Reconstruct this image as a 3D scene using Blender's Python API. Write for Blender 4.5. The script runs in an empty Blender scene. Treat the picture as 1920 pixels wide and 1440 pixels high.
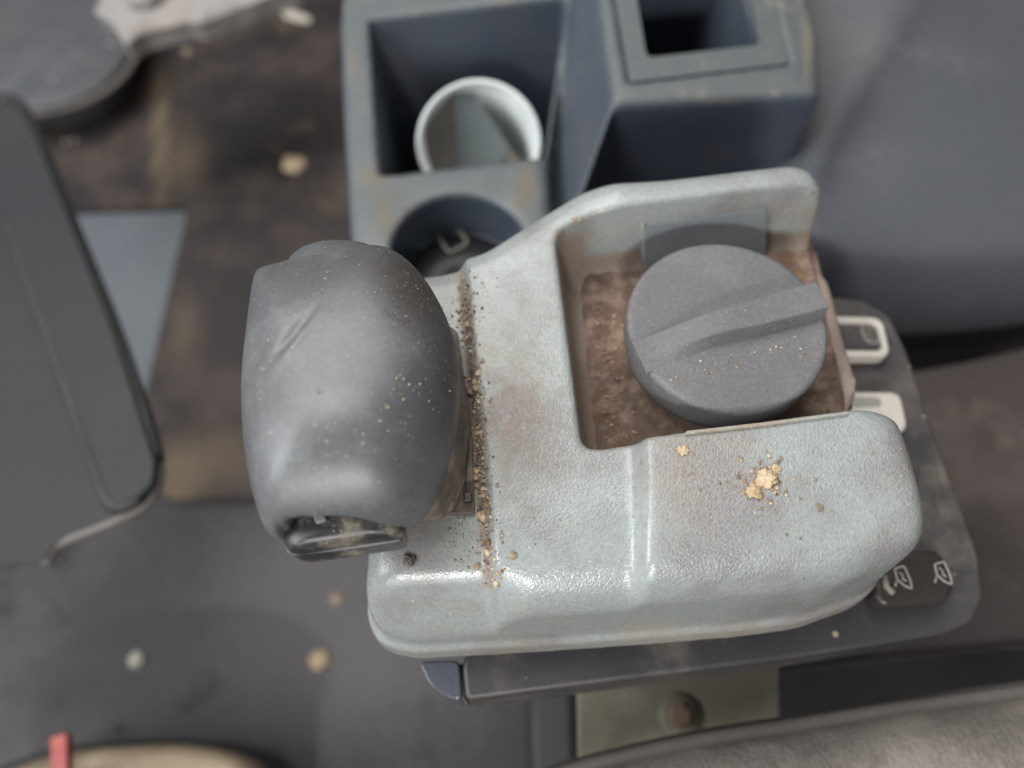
import bpy, bmesh, math, random
import numpy as np
from mathutils import Vector, Matrix, noise
from mathutils.bvhtree import BVHTree

random.seed(7)
rng = np.random.default_rng(7)
scene = bpy.context.scene
C = scene.collection

# ------------------------------------------------------------------ camera
TH = math.radians(27.0)
D0 = 0.19
CAM = Vector((0.0, -math.sin(TH) * D0, math.cos(TH) * D0))
LENS, SENS = 26.0, 36.0
cd = bpy.data.cameras.new('camera')
cam = bpy.data.objects.new('camera', cd)
C.objects.link(cam)
cam.location = CAM
cam.rotation_euler = (TH, 0, 0)
cd.lens = LENS
cd.sensor_width = SENS
cd.clip_start = 0.01
cd.clip_end = 50
cd.dof.use_dof = True
cd.dof.focus_distance = 0.178
cd.dof.aperture_fstop = 6.2
scene.camera = cam

# ------------------------------------------------------------------ light
w = bpy.data.worlds.new('World')
scene.world = w
w.use_nodes = True
bg = w.node_tree.nodes['Background']
bg.inputs[0].default_value = (0.95, 0.95, 1.0, 1)
bg.inputs[1].default_value = 0.12

def area(name, loc, target, sx, sy, power, col):
    l = bpy.data.lights.new(name, 'AREA')
    l.shape = 'RECTANGLE'
    l.size, l.size_y = sx, sy
    l.energy = power
    l.color = col
    o = bpy.data.objects.new(name, l)
    C.objects.link(o)
    o.location = loc
    o.rotation_euler = (Vector(target) - Vector(loc)).to_track_quat('-Z', 'Y').to_euler()
    return o
area('roof_light', (-0.40, 0.72, 1.35), (0, 0.05, 0), 1.5, 1.0, 26, (1.0, 0.98, 0.95))
area('door_window_light', (-0.20, -1.20, 0.42), (0, 0, 0), 0.95, 0.36, 5.0, (1.0, 0.99, 0.97))
area('sky_gap_light', (-0.10, -1.15, 0.72), (0, 0, 0), 0.15, 0.08, 8.5, (1.0, 0.98, 0.95))
area('side_window_light', (-1.2, -0.35, 1.0), (-0.1, 0, 0), 1.0, 0.8, 24, (0.93, 0.97, 1.0))

vs = scene.view_settings
vs.view_transform = 'Standard'
vs.look = 'None'
vs.exposure = 0.15
vs.gamma = 1.0
vs.use_curve_mapping = False
scene.cycles.use_denoising = True
scene.cycles.max_bounces = 6

# ------------------------------------------------------------------ helpers
FP = LENS / SENS * 1920.0
ct, st = math.cos(TH), math.sin(TH)
def P(px, py, z):
    """World point at height z (metres) seen at photo pixel px, py."""
    x = (px - 960.0) / FP
    y = -(py - 720.0) / FP
    dy = y * ct + st
    dz = y * st - ct
    t = (z - CAM.z) / dz
    return Vector((CAM.x + x * t, CAM.y + dy * t, z))

def px_of(co):
    """photo pixels of an (n, 3) array of world points"""
    d = np.asarray(co, float) - np.array(CAM)
    yc = d[:, 1] * ct + d[:, 2] * st
    zc = -(d[:, 1] * -st + d[:, 2] * ct)
    return 960 + FP * d[:, 0] / zc, 720 - FP * yc / zc

def verts_of(o):
    a = np.empty(len(o.data.vertices) * 3, np.float32)
    o.data.vertices.foreach_get('co', a)
    return a.reshape(-1, 3)

def set_attr(o, name, vals):
    at = o.data.attributes.new(name, 'FLOAT', 'POINT')
    at.data.foreach_set('value', np.asarray(vals, np.float32))

def mesh_obj(name, verts, faces, mat, parent=None, smooth=True):
    me = bpy.data.meshes.new(name)
    me.from_pydata([tuple(v) for v in verts], [], faces)
    me.update()
    if smooth:
        for p in me.polygons: p.use_smooth = True
    if mat: me.materials.append(mat)
    o = bpy.data.objects.new(name, me)
    C.objects.link(o)
    if parent is not None: adopt(o, parent)
    return o

def adopt(o, parent):
    o.parent = parent
    if parent.type == 'EMPTY':
        o.matrix_parent_inverse = Matrix.Translation(parent.location).inverted()

def thing(name, label, cat, loc=(0, 0, 0), group=None):
    o = bpy.data.objects.new(name, None)
    o.empty_display_size = 0.02
    C.objects.link(o)
    o.location = loc
    o['label'] = label
    o['category'] = cat
    if group: o['group'] = group
    return o

def tag(o, label, cat, group=None, kind=None):
    if label: o['label'] = label
    if cat: o['category'] = cat
    if group: o['group'] = group
    if kind: o['kind'] = kind
    return o

def spline(pts, n=8, closed=True):
    pts = [np.array(p, float) for p in pts]
    out = []
    N = len(pts)
    rngN = N if closed else N - 1
    for i in range(rngN):
        if closed:
            a, b, c, d = pts[i - 1], pts[i], pts[(i + 1) % N], pts[(i + 2) % N]
        else:
            a, b, c, d = pts[max(i - 1, 0)], pts[i], pts[i + 1], pts[min(i + 2, N - 1)]
        for k in range(n):
            t = k / n
            out.append(0.5 * ((2 * b) + (-a + c) * t + (2 * a - 5 * b + 4 * c - d) * t * t + (-a + 3 * b - 3 * c + d) * t ** 3))
    if not closed: out.append(pts[-1])
    return out

def round_poly(pts, r, n=5):
    """Round the corners of a 2-D polygon (any units)."""
    out = []
    N = len(pts)
    for i in range(N):
        p0, p1, p2 = np.array(pts[i - 1][:2], float), np.array(pts[i][:2], float), np.array(pts[(i + 1) % N][:2], float)
        a, b = p0 - p1, p2 - p1
        la, lb = np.linalg.norm(a), np.linalg.norm(b)
        rr = min(r, la * 0.45, lb * 0.45)
        s, e = p1 + a / la * rr, p1 + b / lb * rr
        for k in range(n + 1):
            t = k / n
            out.append((1 - t) ** 2 * s + 2 * t * (1 - t) * p1 + t * t * e)
    return out

def prism(name, pts, ztop, depth, mat, parent=None, bevel=0.002, draft=0.0, rnd=0, seg=3, smooth=True):
    """Solid with the outline pts (photo pixels, put down at ztop) going straight down."""
    if rnd: pts = round_poly(pts, rnd)
    top = []
    for p in pts:
        z = ztop if len(p) < 3 else p[2]
        top.append(P(p[0], p[1], z))
    return prism_w(name, top, depth, mat, parent, bevel, draft, seg, smooth)

def prism_w(name, top, depth, mat, parent=None, bevel=0.002, draft=0.0, seg=3, smooth=True):
    n = len(top)
    cen = sum((Vector(v) for v in top), Vector()) / n
    bot = []
    for v in top:
        d = Vector((v[0] - cen.x, v[1] - cen.y, 0))
        l = d.length or 1
        bot.append(Vector(v) + d / l * draft * depth + Vector((0, 0, -depth)))
    area2 = sum(top[i - 1][0] * top[i][1] - top[i][0] * top[i - 1][1] for i in range(n))
    ft, fb = list(range(n)), list(range(2 * n - 1, n - 1, -1))
    sides = [(i, n + i, n + (i + 1) % n, (i + 1) % n) for i in range(n)]
    if area2 < 0:
        ft, fb = ft[::-1], fb[::-1]
        sides = [s[::-1] for s in sides]
    o = mesh_obj(name, list(top) + bot, [ft, fb] + sides, mat, parent, smooth)
    if bevel > 0:
        m = o.modifiers.new('bevel', 'BEVEL')
        m.width = bevel
        m.segments = seg
        m.limit_method = 'ANGLE'
        m.angle_limit = math.radians(35)
    if smooth:
        m = o.modifiers.new('wn', 'WEIGHTED_NORMAL')
    return o

def tube(name, pts, r, mat, parent=None, closed=False, sides=8):
    verts, faces = [], []
    n = len(pts)
    pts = [Vector(p) for p in pts]
    for i, p in enumerate(pts):
        if closed: t = pts[(i + 1) % n] - pts[i - 1]
        else: t = pts[min(i + 1, n - 1)] - pts[max(i - 1, 0)]
        t.normalize()
        u = t.cross(Vector((0, 0, 1)))
        if u.length < 1e-4: u = t.cross(Vector((0, 1, 0)))
        u.normalize()
        v = t.cross(u)
        for k in range(sides):
            a = 2 * math.pi * k / sides
            verts.append(p + (u * math.cos(a) + v * math.sin(a)) * r)
    for i in range(n if closed else n - 1):
        j = (i + 1) % n
        for k in range(sides):
            l = (k + 1) % sides
            faces.append((i * sides + k, j * sides + k, j * sides + l, i * sides + l))
    if not closed:
        faces.append(tuple(range(sides))[::-1] if False else tuple(range(sides)))
        faces.append(tuple(range((n - 1) * sides, n * sides))[::-1])
    return mesh_obj(name, verts, faces, mat, parent)

def patch(name, rows, mat, parent=None, sub=6, thick=0.004):
    """Smooth sheet of moulded plastic through a grid of (px, py, z) points, with a real thickness."""
    W = [[P(*p) for p in r] for r in rows]
    A = [spline(r, sub, False) for r in W]
    cols = list(zip(*A))
    B = [spline(c, sub, False) for c in cols]
    nc, nr = len(B), len(B[0])
    verts = [B[i][j] for j in range(nr) for i in range(nc)]
    faces = [(j * nc + i, (j + 1) * nc + i, (j + 1) * nc + i + 1, j * nc + i + 1) for j in range(nr - 1) for i in range(nc - 1)]
    o = mesh_obj(name, verts, faces, mat, parent)
    m = o.modifiers.new('thick', 'SOLIDIFY')
    m.thickness = thick
    m.offset = -1
    return o

# ------------------------------------------------------------------ signed-distance modelling
class Grid:
    def __init__(s, lo, hi, h):
        s.lo, s.h = np.array(lo, np.float32), h
        n = [int(math.ceil((b - a) / h)) + 1 for a, b in zip(lo, hi)]
        s.x = (lo[0] + np.arange(n[0]) * h).astype(np.float32)
        s.y = (lo[1] + np.arange(n[1]) * h).astype(np.float32)
        s.z = (lo[2] + np.arange(n[2]) * h).astype(np.float32)
        s.X, s.Y = np.meshgrid(s.x, s.y, indexing='ij')
        s.Z = s.z[None, None, :]
    def poly(s, pts):
        pts = np.array([(p[0], p[1]) for p in pts], np.float32)
        X, Y = s.X, s.Y
        d = np.full(X.shape, 1e9, np.float32)
        sg = np.ones(X.shape, np.float32)
        n = len(pts)
        for i in range(n):
            a, b = pts[i], pts[i - 1]
            e = b - a
            wx, wy = X - a[0], Y - a[1]
            t = np.clip((wx * e[0] + wy * e[1]) / max(float(e @ e), 1e-12), 0, 1)
            bx, by = wx - e[0] * t, wy - e[1] * t
            d = np.minimum(d, bx * bx + by * by)
            c1, c2, c3 = Y >= a[1], Y < b[1], e[0] * wy > e[1] * wx
            fl = (c1 & c2 & c3) | (~c1 & ~c2 & ~c3)
            sg[fl] *= -1
        return (sg * np.sqrt(d))[:, :, None]
    def seg(s, a, b):
        """signed side distance to the infinite line a->b (positive on its left)"""
        ex, ey = b[0] - a[0], b[1] - a[1]
        l = math.hypot(ex, ey)
        return ((ex * (s.Y - a[1]) - ey * (s.X - a[0])) / l)[:, :, None].astype(np.float32)

def smax(a, b, k):
    h = np.maximum(k - np.abs(a - b), 0) / k
    return np.maximum(a, b) + h * h * k * 0.25
def smin(a, b, k): return -smax(-a, -b, k)
def sstep(t):
    t = np.clip(t, 0, 1)
    return t * t * (3 - 2 * t)

def surface_nets(F, g, name, mat, parent=None):
    h = g.h
    F = F.astype(np.float32)
    S = F < 0
    nx, ny, nz = F.shape
    cnt = np.zeros((nx - 1, ny - 1, nz - 1), np.int8)
    offs = [(i, j, k) for i in (0, 1) for j in (0, 1) for k in (0, 1)]
    for i, j, k in offs: cnt += S[i:nx - 1 + i, j:ny - 1 + j, k:nz - 1 + k]
    act = (cnt > 0) & (cnt < 8)
    I, J, K = np.nonzero(act)
    idx = np.full(act.shape, -1, np.int64)
    idx[I, J, K] = np.arange(len(I))
    V = {o: F[I + o[0], J + o[1], K + o[2]] for o in offs}
    acc = np.zeros((len(I), 3), np.float64)
    num = np.zeros(len(I))
    for a in offs:
        for ax in range(3):
            if a[ax] == 1: continue
            b = list(a); b[ax] = 1; b = tuple(b)
            fa, fb = V[a], V[b]
            m = (fa < 0) != (fb < 0)
            t = np.where(m, fa / np.where(m, fa - fb, 1), 0)
            p = np.zeros((len(I), 3)) + np.array(a)
            p[:, ax] += t
            acc[m] += p[m]
            num[m] += 1
    pos = (acc / num[:, None] + np.stack([I, J, K], 1)) * h + g.lo
    quads = []
    for ax in range(3):
        sl0 = [slice(1, -1)] * 3; sl1 = [slice(1, -1)] * 3
        sl0[ax] = slice(0, -1); sl1[ax] = slice(1, None)
        A, B = S[tuple(sl0)], S[tuple(sl1)]
        u, v = [(1, 2), (2, 0), (0, 1)][ax]
        for cond, flip in ((A & ~B, False), (~A & B, True)):
            q = np.stack(np.nonzero(cond), 1)
            for a2 in range(3):
                if a2 != ax: q[:, a2] += 1
            cs = []
            for du, dv in ((0, 0), (1, 0), (1, 1), (0, 1)):
                c = q.copy()
                c[:, u] -= du; c[:, v] -= dv
                cs.append(idx[c[:, 0], c[:, 1], c[:, 2]])
            f = np.stack(cs, 1)
            if flip: f = f[:, ::-1]
            quads.append(f)
    Q = np.concatenate(quads)
    Q = Q[(Q >= 0).all(1)]
    me = bpy.data.meshes.new(name)
    me.vertices.add(len(pos))
    me.vertices.foreach_set('co', pos.astype(np.float32).ravel())
    me.loops.add(len(Q) * 4)
    me.loops.foreach_set('vertex_index', Q.astype(np.int32).ravel())
    me.polygons.add(len(Q))
    me.polygons.foreach_set('loop_start', np.arange(0, len(Q) * 4, 4, dtype=np.int32))
    me.update(calc_edges=True)
    me.validate()
    for p in me.polygons: p.use_smooth = True
    me.materials.append(mat)
    o = bpy.data.objects.new(name, me)
    C.objects.link(o)
    if parent is not None: adopt(o, parent)
    m = o.modifiers.new('soften', 'SMOOTH')
    m.factor = 0.5
    m.iterations = 3
    return o

# ------------------------------------------------------------------ materials
def mat_base(name):
    m = bpy.data.materials.new(name)
    m.use_nodes = True
    nt = m.node_tree
    return m, nt, nt.nodes['Principled BSDF']

def N(nt, t, **kw):
    n = nt.nodes.new(t)
    for k, v in kw.items():
        if k.startswith('i_'):
            n.inputs[int(k[2:]) if k[2:].isdigit() else k[2:].replace('_', ' ')].default_value = v
        else: setattr(n, k, v)
    return n

def ramp(nt, src, a, b, va=0.0, vb=1.0):
    r = nt.nodes.new('ShaderNodeMapRange')
    r.inputs[1].default_value, r.inputs[2].default_value = a, b
    r.inputs[3].default_value, r.inputs[4].default_value = va, vb
    r.interpolation_type = 'SMOOTHSTEP'
    nt.links.new(src, r.inputs[0])
    return r.outputs[0]

def mathn(nt, op, a, b=None):
    n = nt.nodes.new('ShaderNodeMath')
    n.operation = op
    for i, v in enumerate((a, b)):
        if v is None: continue
        if isinstance(v, (int, float)): n.inputs[i].default_value = v
        else: nt.links.new(v, n.inputs[i])
    return n.outputs[0]

def mix(nt, fac, a, b):
    n = nt.nodes.new('ShaderNodeMix')
    n.data_type = 'RGBA'
    for i, v in ((0, fac), (6, a), (7, b)):
        if isinstance(v, (int, float)): n.inputs[i].default_value = v
        elif isinstance(v, tuple): n.inputs[i].default_value = (*v, 1) if len(v) == 3 else v
        else: nt.links.new(v, n.inputs[i])
    return n.outputs[2]

def plastic(name, base, rough=0.5, alt=None, alt_scale=30, alt_lo=0.45, alt_hi=0.65, dust=None, dust_lo=0.55, dust_hi=0.8,
            dust_scale=22, grain=0, grain_h=0.0001, speck=0.0, speck_scale=600, speck_col=(0.5, 0.42, 0.28), spec=0.5,
            up=None, up_lo=0.6, up_hi=0.95, coarse=0.0, rough_var=0.12, fine=0.0, stretch=None, attr_col=None, grain_attr=False):
    m, nt, bs = mat_base(name)
    L = nt.links.new
    tc = N(nt, 'ShaderNodeTexCoord')
    co = tc.outputs['Object']
    n1 = N(nt, 'ShaderNodeTexNoise', i_Scale=alt_scale, i_Detail=6.0, i_Roughness=0.62)
    L(co, n1.inputs['Vector'])
    n2 = N(nt, 'ShaderNodeTexNoise', i_Scale=dust_scale, i_Detail=8.0, i_Roughness=0.7)
    off = N(nt, 'ShaderNodeMapping')
    off.inputs[1].default_value = (3.1, 7.7, 1.3)
    L(co, off.inputs[0]); L(off.outputs[0], n2.inputs['Vector'])
    col = base
    if alt is not None:
        col = mix(nt, ramp(nt, n1.outputs[0], alt_lo, alt_hi), base, alt)
    rsrc = ramp(nt, n1.outputs[0], 0.3, 0.7, max(0.02, rough - rough_var), min(1, rough + rough_var))
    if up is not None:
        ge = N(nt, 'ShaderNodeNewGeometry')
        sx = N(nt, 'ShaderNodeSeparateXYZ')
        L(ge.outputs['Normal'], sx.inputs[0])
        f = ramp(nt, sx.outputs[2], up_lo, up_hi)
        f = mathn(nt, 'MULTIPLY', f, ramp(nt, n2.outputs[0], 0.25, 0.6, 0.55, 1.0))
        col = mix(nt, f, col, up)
    if dust is not None:
        f = ramp(nt, n2.outputs[0], dust_lo, dust_hi)
        if up is not None: f = mathn(nt, 'MULTIPLY', f, ramp(nt, sx.outputs[2], 0.5, 0.95))
        col = mix(nt, f, col, dust)
        rsrc = mathn(nt, 'ADD', rsrc, mathn(nt, 'MULTIPLY', f, 0.3))
    if attr_col is not None:
        at = N(nt, 'ShaderNodeAttribute', attribute_name='dirt')  # on floor and knob it carries painted light and shade too
        n8 = N(nt, 'ShaderNodeTexNoise', i_Scale=260.0, i_Detail=8.0, i_Roughness=0.7)
        L(co, n8.inputs['Vector'])
        f = mathn(nt, 'ADD', at.outputs['Fac'], mathn(nt, 'MULTIPLY', mathn(nt, 'SUBTRACT', n8.outputs[0], 0.5), 1.1))
        f = mathn(nt, 'MULTIPLY', ramp(nt, f, 0.1, 0.95), ramp(nt, at.outputs['Fac'], 0.0, 0.15))
        col = mix(nt, f, col, attr_col)
        rsrc = mathn(nt, 'ADD', rsrc, mathn(nt, 'MULTIPLY', f, 0.35))
    # fine mottling so that no surface is one flat value
    n3 = N(nt, 'ShaderNodeTexNoise', i_Scale=900.0, i_Detail=3.0, i_Roughness=0.7)
    L(co, n3.inputs['Vector'])
    hv = N(nt, 'ShaderNodeHueSaturation')
    L(ramp(nt, n3.outputs[0], 0.25, 0.75, 0.86, 1.14), hv.inputs['Value'])
    if isinstance(col, tuple): hv.inputs['Color'].default_value = (*col, 1)
    else: L(col, hv.inputs['Color'])
    col = hv.outputs[0]
    hgt = None
    if grain:
        mp = N(nt, 'ShaderNodeMapping')
        if stretch: mp.inputs[3].default_value = stretch
        n5 = N(nt, 'ShaderNodeTexNoise', i_Scale=grain * 0.6, i_Detail=2.0)
        L(co, n5.inputs['Vector'])
        vm = N(nt, 'ShaderNodeVectorMath', operation='MULTIPLY_ADD')
        L(n5.outputs['Color'], vm.inputs[0])
        vm.inputs[1].default_value = (0.9 / grain,) * 3
        L(co, vm.inputs[2])
        L(vm.outputs[0], mp.inputs[0])
        v = N(nt, 'ShaderNodeTexVoronoi', feature='DISTANCE_TO_EDGE')
        v.inputs['Scale'].default_value = grain
        L(mp.outputs[0], v.inputs['Vector'])
        e = ramp(nt, v.outputs['Distance'], 0.0, 0.22)
        n4 = N(nt, 'ShaderNodeTexNoise', i_Scale=grain * 1.7, i_Detail=3.0)
        L(co, n4.inputs['Vector'])
        hgt = mathn(nt, 'ADD', mathn(nt, 'MULTIPLY', e, 0.45), mathn(nt, 'MULTIPLY', n4.outputs[0], 0.9))
        hgt = mathn(nt, 'MULTIPLY', hgt, ramp(nt, n1.outputs[0], 0.3, 0.65, 0.55, 1.1))
        if grain_attr:
            ga = N(nt, 'ShaderNodeAttribute', attribute_name='grain')
            hgt = mathn(nt, 'MULTIPLY', hgt, ga.outputs['Fac'])
            rsrc = mathn(nt, 'MULTIPLY', rsrc, ramp(nt, ga.outputs['Fac'], 0.0, 0.6, 0.6, 1.0))
        # dust sits in the creases of the grain
        col = mix(nt, mathn(nt, 'MULTIPLY', mathn(nt, 'SUBTRACT', 1.0, e), 0.2), col, tuple(min(1, c * 1.35) for c in (base if isinstance(base, tuple) else (0.2,) * 3)))
    if coarse:
        n6 = N(nt, 'ShaderNodeTexNoise', i_Scale=1400.0, i_Detail=4.0, i_Roughness=0.75)
        L(co, n6.inputs['Vector'])
        hc = mathn(nt, 'MULTIPLY', n6.outputs[0], coarse)
        hgt = hc if hgt is None else mathn(nt, 'ADD', hgt, hc)
    if speck > 0:
        vs_ = N(nt, 'ShaderNodeTexVoronoi', feature='F1')
        vs_.inputs['Scale'].default_value = speck_scale
        L(co, vs_.inputs['Vector'])
        sc = N(nt, 'ShaderNodeSeparateColor')
        L(vs_.outputs['Color'], sc.inputs[0])
        keep = mathn(nt, 'LESS_THAN', sc.outputs[0], mathn(nt, 'MULTIPLY', ramp(nt, n2.outputs[0], 0.38, 0.68, 0.1, 2.2), speck))
        rad = mathn(nt, 'ADD', 0.10, mathn(nt, 'MULTIPLY', sc.outputs[1], 0.22))
        dot = mathn(nt, 'LESS_THAN', vs_.outputs['Distance'], rad)
        f = mathn(nt, 'MULTIPLY', keep, dot)
        col = mix(nt, mathn(nt, 'MULTIPLY', f, ramp(nt, sc.outputs[2], 0, 1, 0.4, 1.0)), col, speck_col)
        rsrc = mathn(nt, 'MAXIMUM', rsrc, mathn(nt, 'MULTIPLY', f, 0.9))
        if hgt is not None: hgt = mathn(nt, 'ADD', hgt, mathn(nt, 'MULTIPLY', f, 0.8))
    if isinstance(col, tuple): bs.inputs['Base Color'].default_value = (*col, 1)
    else: L(col, bs.inputs['Base Color'])
    L(rsrc, bs.inputs['Roughness'])
    bs.inputs['Specular IOR Level'].default_value = spec
    if hgt is not None:
        bp = N(nt, 'ShaderNodeBump', i_Strength=1.0)
        bp.inputs['Distance'].default_value = grain_h
        L(hgt, bp.inputs['Height'])
        L(bp.outputs[0], bs.inputs['Normal'])
    return m

M = {}
TAN = (0.42, 0.31, 0.19)
M['shell'] = plastic('grey_grained_plastic', (0.262, 0.283, 0.276), 0.24, alt=(0.205, 0.195, 0.190), alt_scale=28, alt_lo=0.45, alt_hi=0.62,
                     dust=(0.30, 0.26, 0.21), dust_lo=0.56, dust_hi=0.80, dust_scale=16, attr_col=(0.235, 0.175, 0.135), grain_attr=True, grain=1020, grain_h=0.00009, speck=0.05, speck_scale=1000,
                     speck_col=(0.46, 0.40, 0.31), coarse=0.25, rough_var=0.07)
M['dial'] = plastic('dark_grey_moulded_plastic', (0.112, 0.112, 0.117), 0.62, alt=(0.138, 0.135, 0.135), alt_scale=40, dust=(0.26, 0.21, 0.15), dust_lo=0.60, dust_hi=0.85,
                    speck=0.25, speck_scale=1300, speck_col=(0.32, 0.27, 0.20), coarse=1.0, grain_h=0.00012, rough_var=0.06)
M['knob'] = plastic('worn_smooth_grey_rubber', (0.086, 0.088, 0.092), 0.43, alt=(0.115, 0.12, 0.124), spec=0.7, attr_col=(0.050, 0.043, 0.040), alt_scale=35, dust=(0.22, 0.20, 0.17), dust_lo=0.60, dust_hi=0.9,
                    speck=0.08, speck_scale=1300, speck_col=(0.4, 0.36, 0.28), coarse=0.12, grain_h=0.00008, rough_var=0.08)
M['button'] = plastic('black_dusty_plastic', (0.025, 0.025, 0.028), 0.35, dust=(0.22, 0.19, 0.15), dust_lo=0.42, dust_hi=0.7, dust_scale=120,
                      speck=0.5, speck_scale=1400, speck_col=(0.4, 0.34, 0.25), coarse=0.4, grain_h=0.00008)
M['neck'] = plastic('dusty_brown_rubber', (0.07, 0.06, 0.055), 0.6, dust=(0.22, 0.17, 0.125), dust_lo=0.35, dust_hi=0.65, dust_scale=60,
                    speck=0.5, speck_scale=1300, speck_col=(0.36, 0.28, 0.19), coarse=0.8, grain_h=0.0001)
M['pocket_dust'] = plastic('packed_brown_dust', (0.17, 0.115, 0.085), 0.9, alt=(0.31, 0.225, 0.18), alt_scale=160, dust=(0.33, 0.20, 0.09), dust_lo=0.55, dust_hi=0.7, dust_scale=60,
                           coarse=1.0, grain_h=0.0004, speck=0.5, speck_scale=1100, speck_col=(0.4, 0.3, 0.2), spec=0.2)
M['insert'] = plastic('smooth_grey_insert', (0.19, 0.205, 0.215), 0.4, dust=(0.28, 0.24, 0.18), dust_lo=0.6, dust_hi=0.85)
M['trim'] = plastic('pale_dusty_trim', (0.27, 0.28, 0.26), 0.6, dust=(0.27, 0.21, 0.15), dust_lo=0.45, dust_hi=0.7, speck=0.3, speck_scale=900, spec=0.3)
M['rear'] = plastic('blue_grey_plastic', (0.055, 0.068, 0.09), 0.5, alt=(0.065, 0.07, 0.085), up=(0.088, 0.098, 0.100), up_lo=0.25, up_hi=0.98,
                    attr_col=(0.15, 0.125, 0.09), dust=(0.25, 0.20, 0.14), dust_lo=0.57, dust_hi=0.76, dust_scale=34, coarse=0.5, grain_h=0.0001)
M['housing'] = plastic('slate_grey_plastic', (0.075, 0.08, 0.09), 0.5, alt=(0.088, 0.086, 0.092), alt_scale=9, dust=(0.14, 0.14, 0.14), dust_lo=0.5, dust_hi=0.8, dust_scale=8,
                       coarse=0.5, grain_h=0.0001, speck=0.01, speck_scale=90, speck_col=(0.4, 0.4, 0.38), spec=0.22)
M['panel'] = plastic('brown_grey_switch_panel_plastic', (0.043, 0.041, 0.045), 0.36, alt=(0.060, 0.053, 0.052), alt_scale=18, dust=(0.17, 0.145, 0.12), dust_lo=0.5, dust_hi=0.8, coarse=0.4, grain_h=0.0001,
                     speck=0.05, speck_scale=250, speck_col=(0.35, 0.28, 0.2))
M['deck'] = plastic('dark_brown_deck_plastic', (0.06, 0.05, 0.048), 0.6, alt=(0.085, 0.07, 0.064), alt_scale=14, dust=(0.12, 0.10, 0.08), dust_lo=0.55, dust_hi=0.8, coarse=0.4, grain_h=0.0001, speck=0.02, speck_scale=120, spec=0.22)
M['panel_blue'] = plastic('blue_grey_end_plastic', (0.085, 0.09, 0.11), 0.22, dust=(0.2, 0.2, 0.2))
M['cream'] = plastic('cream_switch_plastic', (0.52, 0.49, 0.44), 0.5, dust=(0.40, 0.36, 0.30), dust_lo=0.5, dust_hi=0.8)
M['black'] = plastic('black_switch_plastic', (0.03, 0.024, 0.022), 0.4, dust=(0.10, 0.085, 0.07), dust_lo=0.5, dust_hi=0.8)
M['symbol'] = plastic('pale_symbol_paint', (0.24, 0.22, 0.21), 0.7)
M['symbol_dim'] = plastic('faded_symbol_paint', (0.22, 0.20, 0.17), 0.6)
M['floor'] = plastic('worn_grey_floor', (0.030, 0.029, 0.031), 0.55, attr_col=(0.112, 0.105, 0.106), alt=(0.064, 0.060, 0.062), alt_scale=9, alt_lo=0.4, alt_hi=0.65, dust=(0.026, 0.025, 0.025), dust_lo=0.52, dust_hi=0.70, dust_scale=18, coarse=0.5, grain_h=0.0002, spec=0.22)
M['mat'] = plastic('dark_rubber_mat', (0.025, 0.021, 0.022), 0.55, attr_col=(0.125, 0.095, 0.065), alt=(0.058, 0.045, 0.040), alt_scale=11, alt_lo=0.42, alt_hi=0.66, dust=(0.11, 0.08, 0.05), dust_lo=0.56, dust_hi=0.74, dust_scale=8, coarse=0.6, grain_h=0.0002, spec=0.22)
M['steel_floor'] = plastic('blue_grey_painted_steel', (0.088, 0.100, 0.112), 0.5, dust=(0.2, 0.19, 0.17), dust_lo=0.6, dust_hi=0.85)
M['cover'] = plastic('charcoal_moulded_cover', (0.026, 0.027, 0.030), 0.5, alt=(0.033, 0.033, 0.034), alt_scale=8, coarse=0.6, grain_h=0.0001, spec=0.22)
M['cover_rim'] = plastic('grey_brown_rim_plastic', (0.12, 0.105, 0.095), 0.5)
M['bracket'] = plastic('pale_grey_painted_metal', (0.30, 0.28, 0.27), 0.5, alt=(0.18, 0.17, 0.16), alt_scale=30, dust=(0.3, 0.24, 0.18), dust_lo=0.55, dust_hi=0.75)
M['plate'] = plastic('dirty_tan_steel', (0.20, 0.18, 0.13), 0.6, alt=(0.28, 0.255, 0.20), alt_scale=26, dust=(0.07, 0.06, 0.035), dust_lo=0.56, dust_hi=0.66, dust_scale=30, coarse=0.5, grain_h=0.0001)
M['rust'] = plastic('rusty_bolt_metal', (0.26, 0.17, 0.12), 0.7, dust=(0.35, 0.27, 0.2))
M['fabric'] = plastic('dusty_taupe_seat_fabric', (0.20, 0.178, 0.155), 0.9, alt=(0.135, 0.12, 0.108), alt_scale=22, alt_lo=0.42, alt_hi=0.6, dust=(0.27, 0.25, 0.22), dust_lo=0.5, dust_hi=0.7, grain=420, grain_h=0.0004, coarse=1.0, spec=0.15, stretch=(1, 0.4, 1))
M['piping'] = plastic('grey_seat_piping', (0.115, 0.105, 0.10), 0.7, dust=(0.18, 0.16, 0.14), coarse=0.6, grain_h=0.0002)
M['red'] = plastic('faded_red_plastic', (0.26, 0.025, 0.02), 0.5, alt=(0.36, 0.08, 0.06), alt_scale=30)
M['tan'] = plastic('tan_worn_rubber', (0.26, 0.20, 0.13), 0.7, alt=(0.16, 0.12, 0.08), alt_scale=20)
M['cup'] = plastic('white_cup_plastic', (0.60, 0.63, 0.62), 0.4, dust=(0.35, 0.27, 0.19), dust_lo=0.55, dust_hi=0.75, dust_scale=30)
M['card'] = plastic('grey_card', (0.16, 0.18, 0.18), 0.7)
M['card2'] = plastic('brown_grey_card', (0.14, 0.12, 0.105), 0.7)
M['lump'] = plastic('dry_yellow_mud', (0.44, 0.33, 0.20), 0.95, alt=(0.56, 0.45, 0.30), alt_scale=300, coarse=1.0, grain_h=0.0004, spec=0.1)
M['pale_lump'] = plastic('dry_pale_mud', (0.45, 0.42, 0.36), 0.95, coarse=1.0, grain_h=0.0004, spec=0.1)
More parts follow.
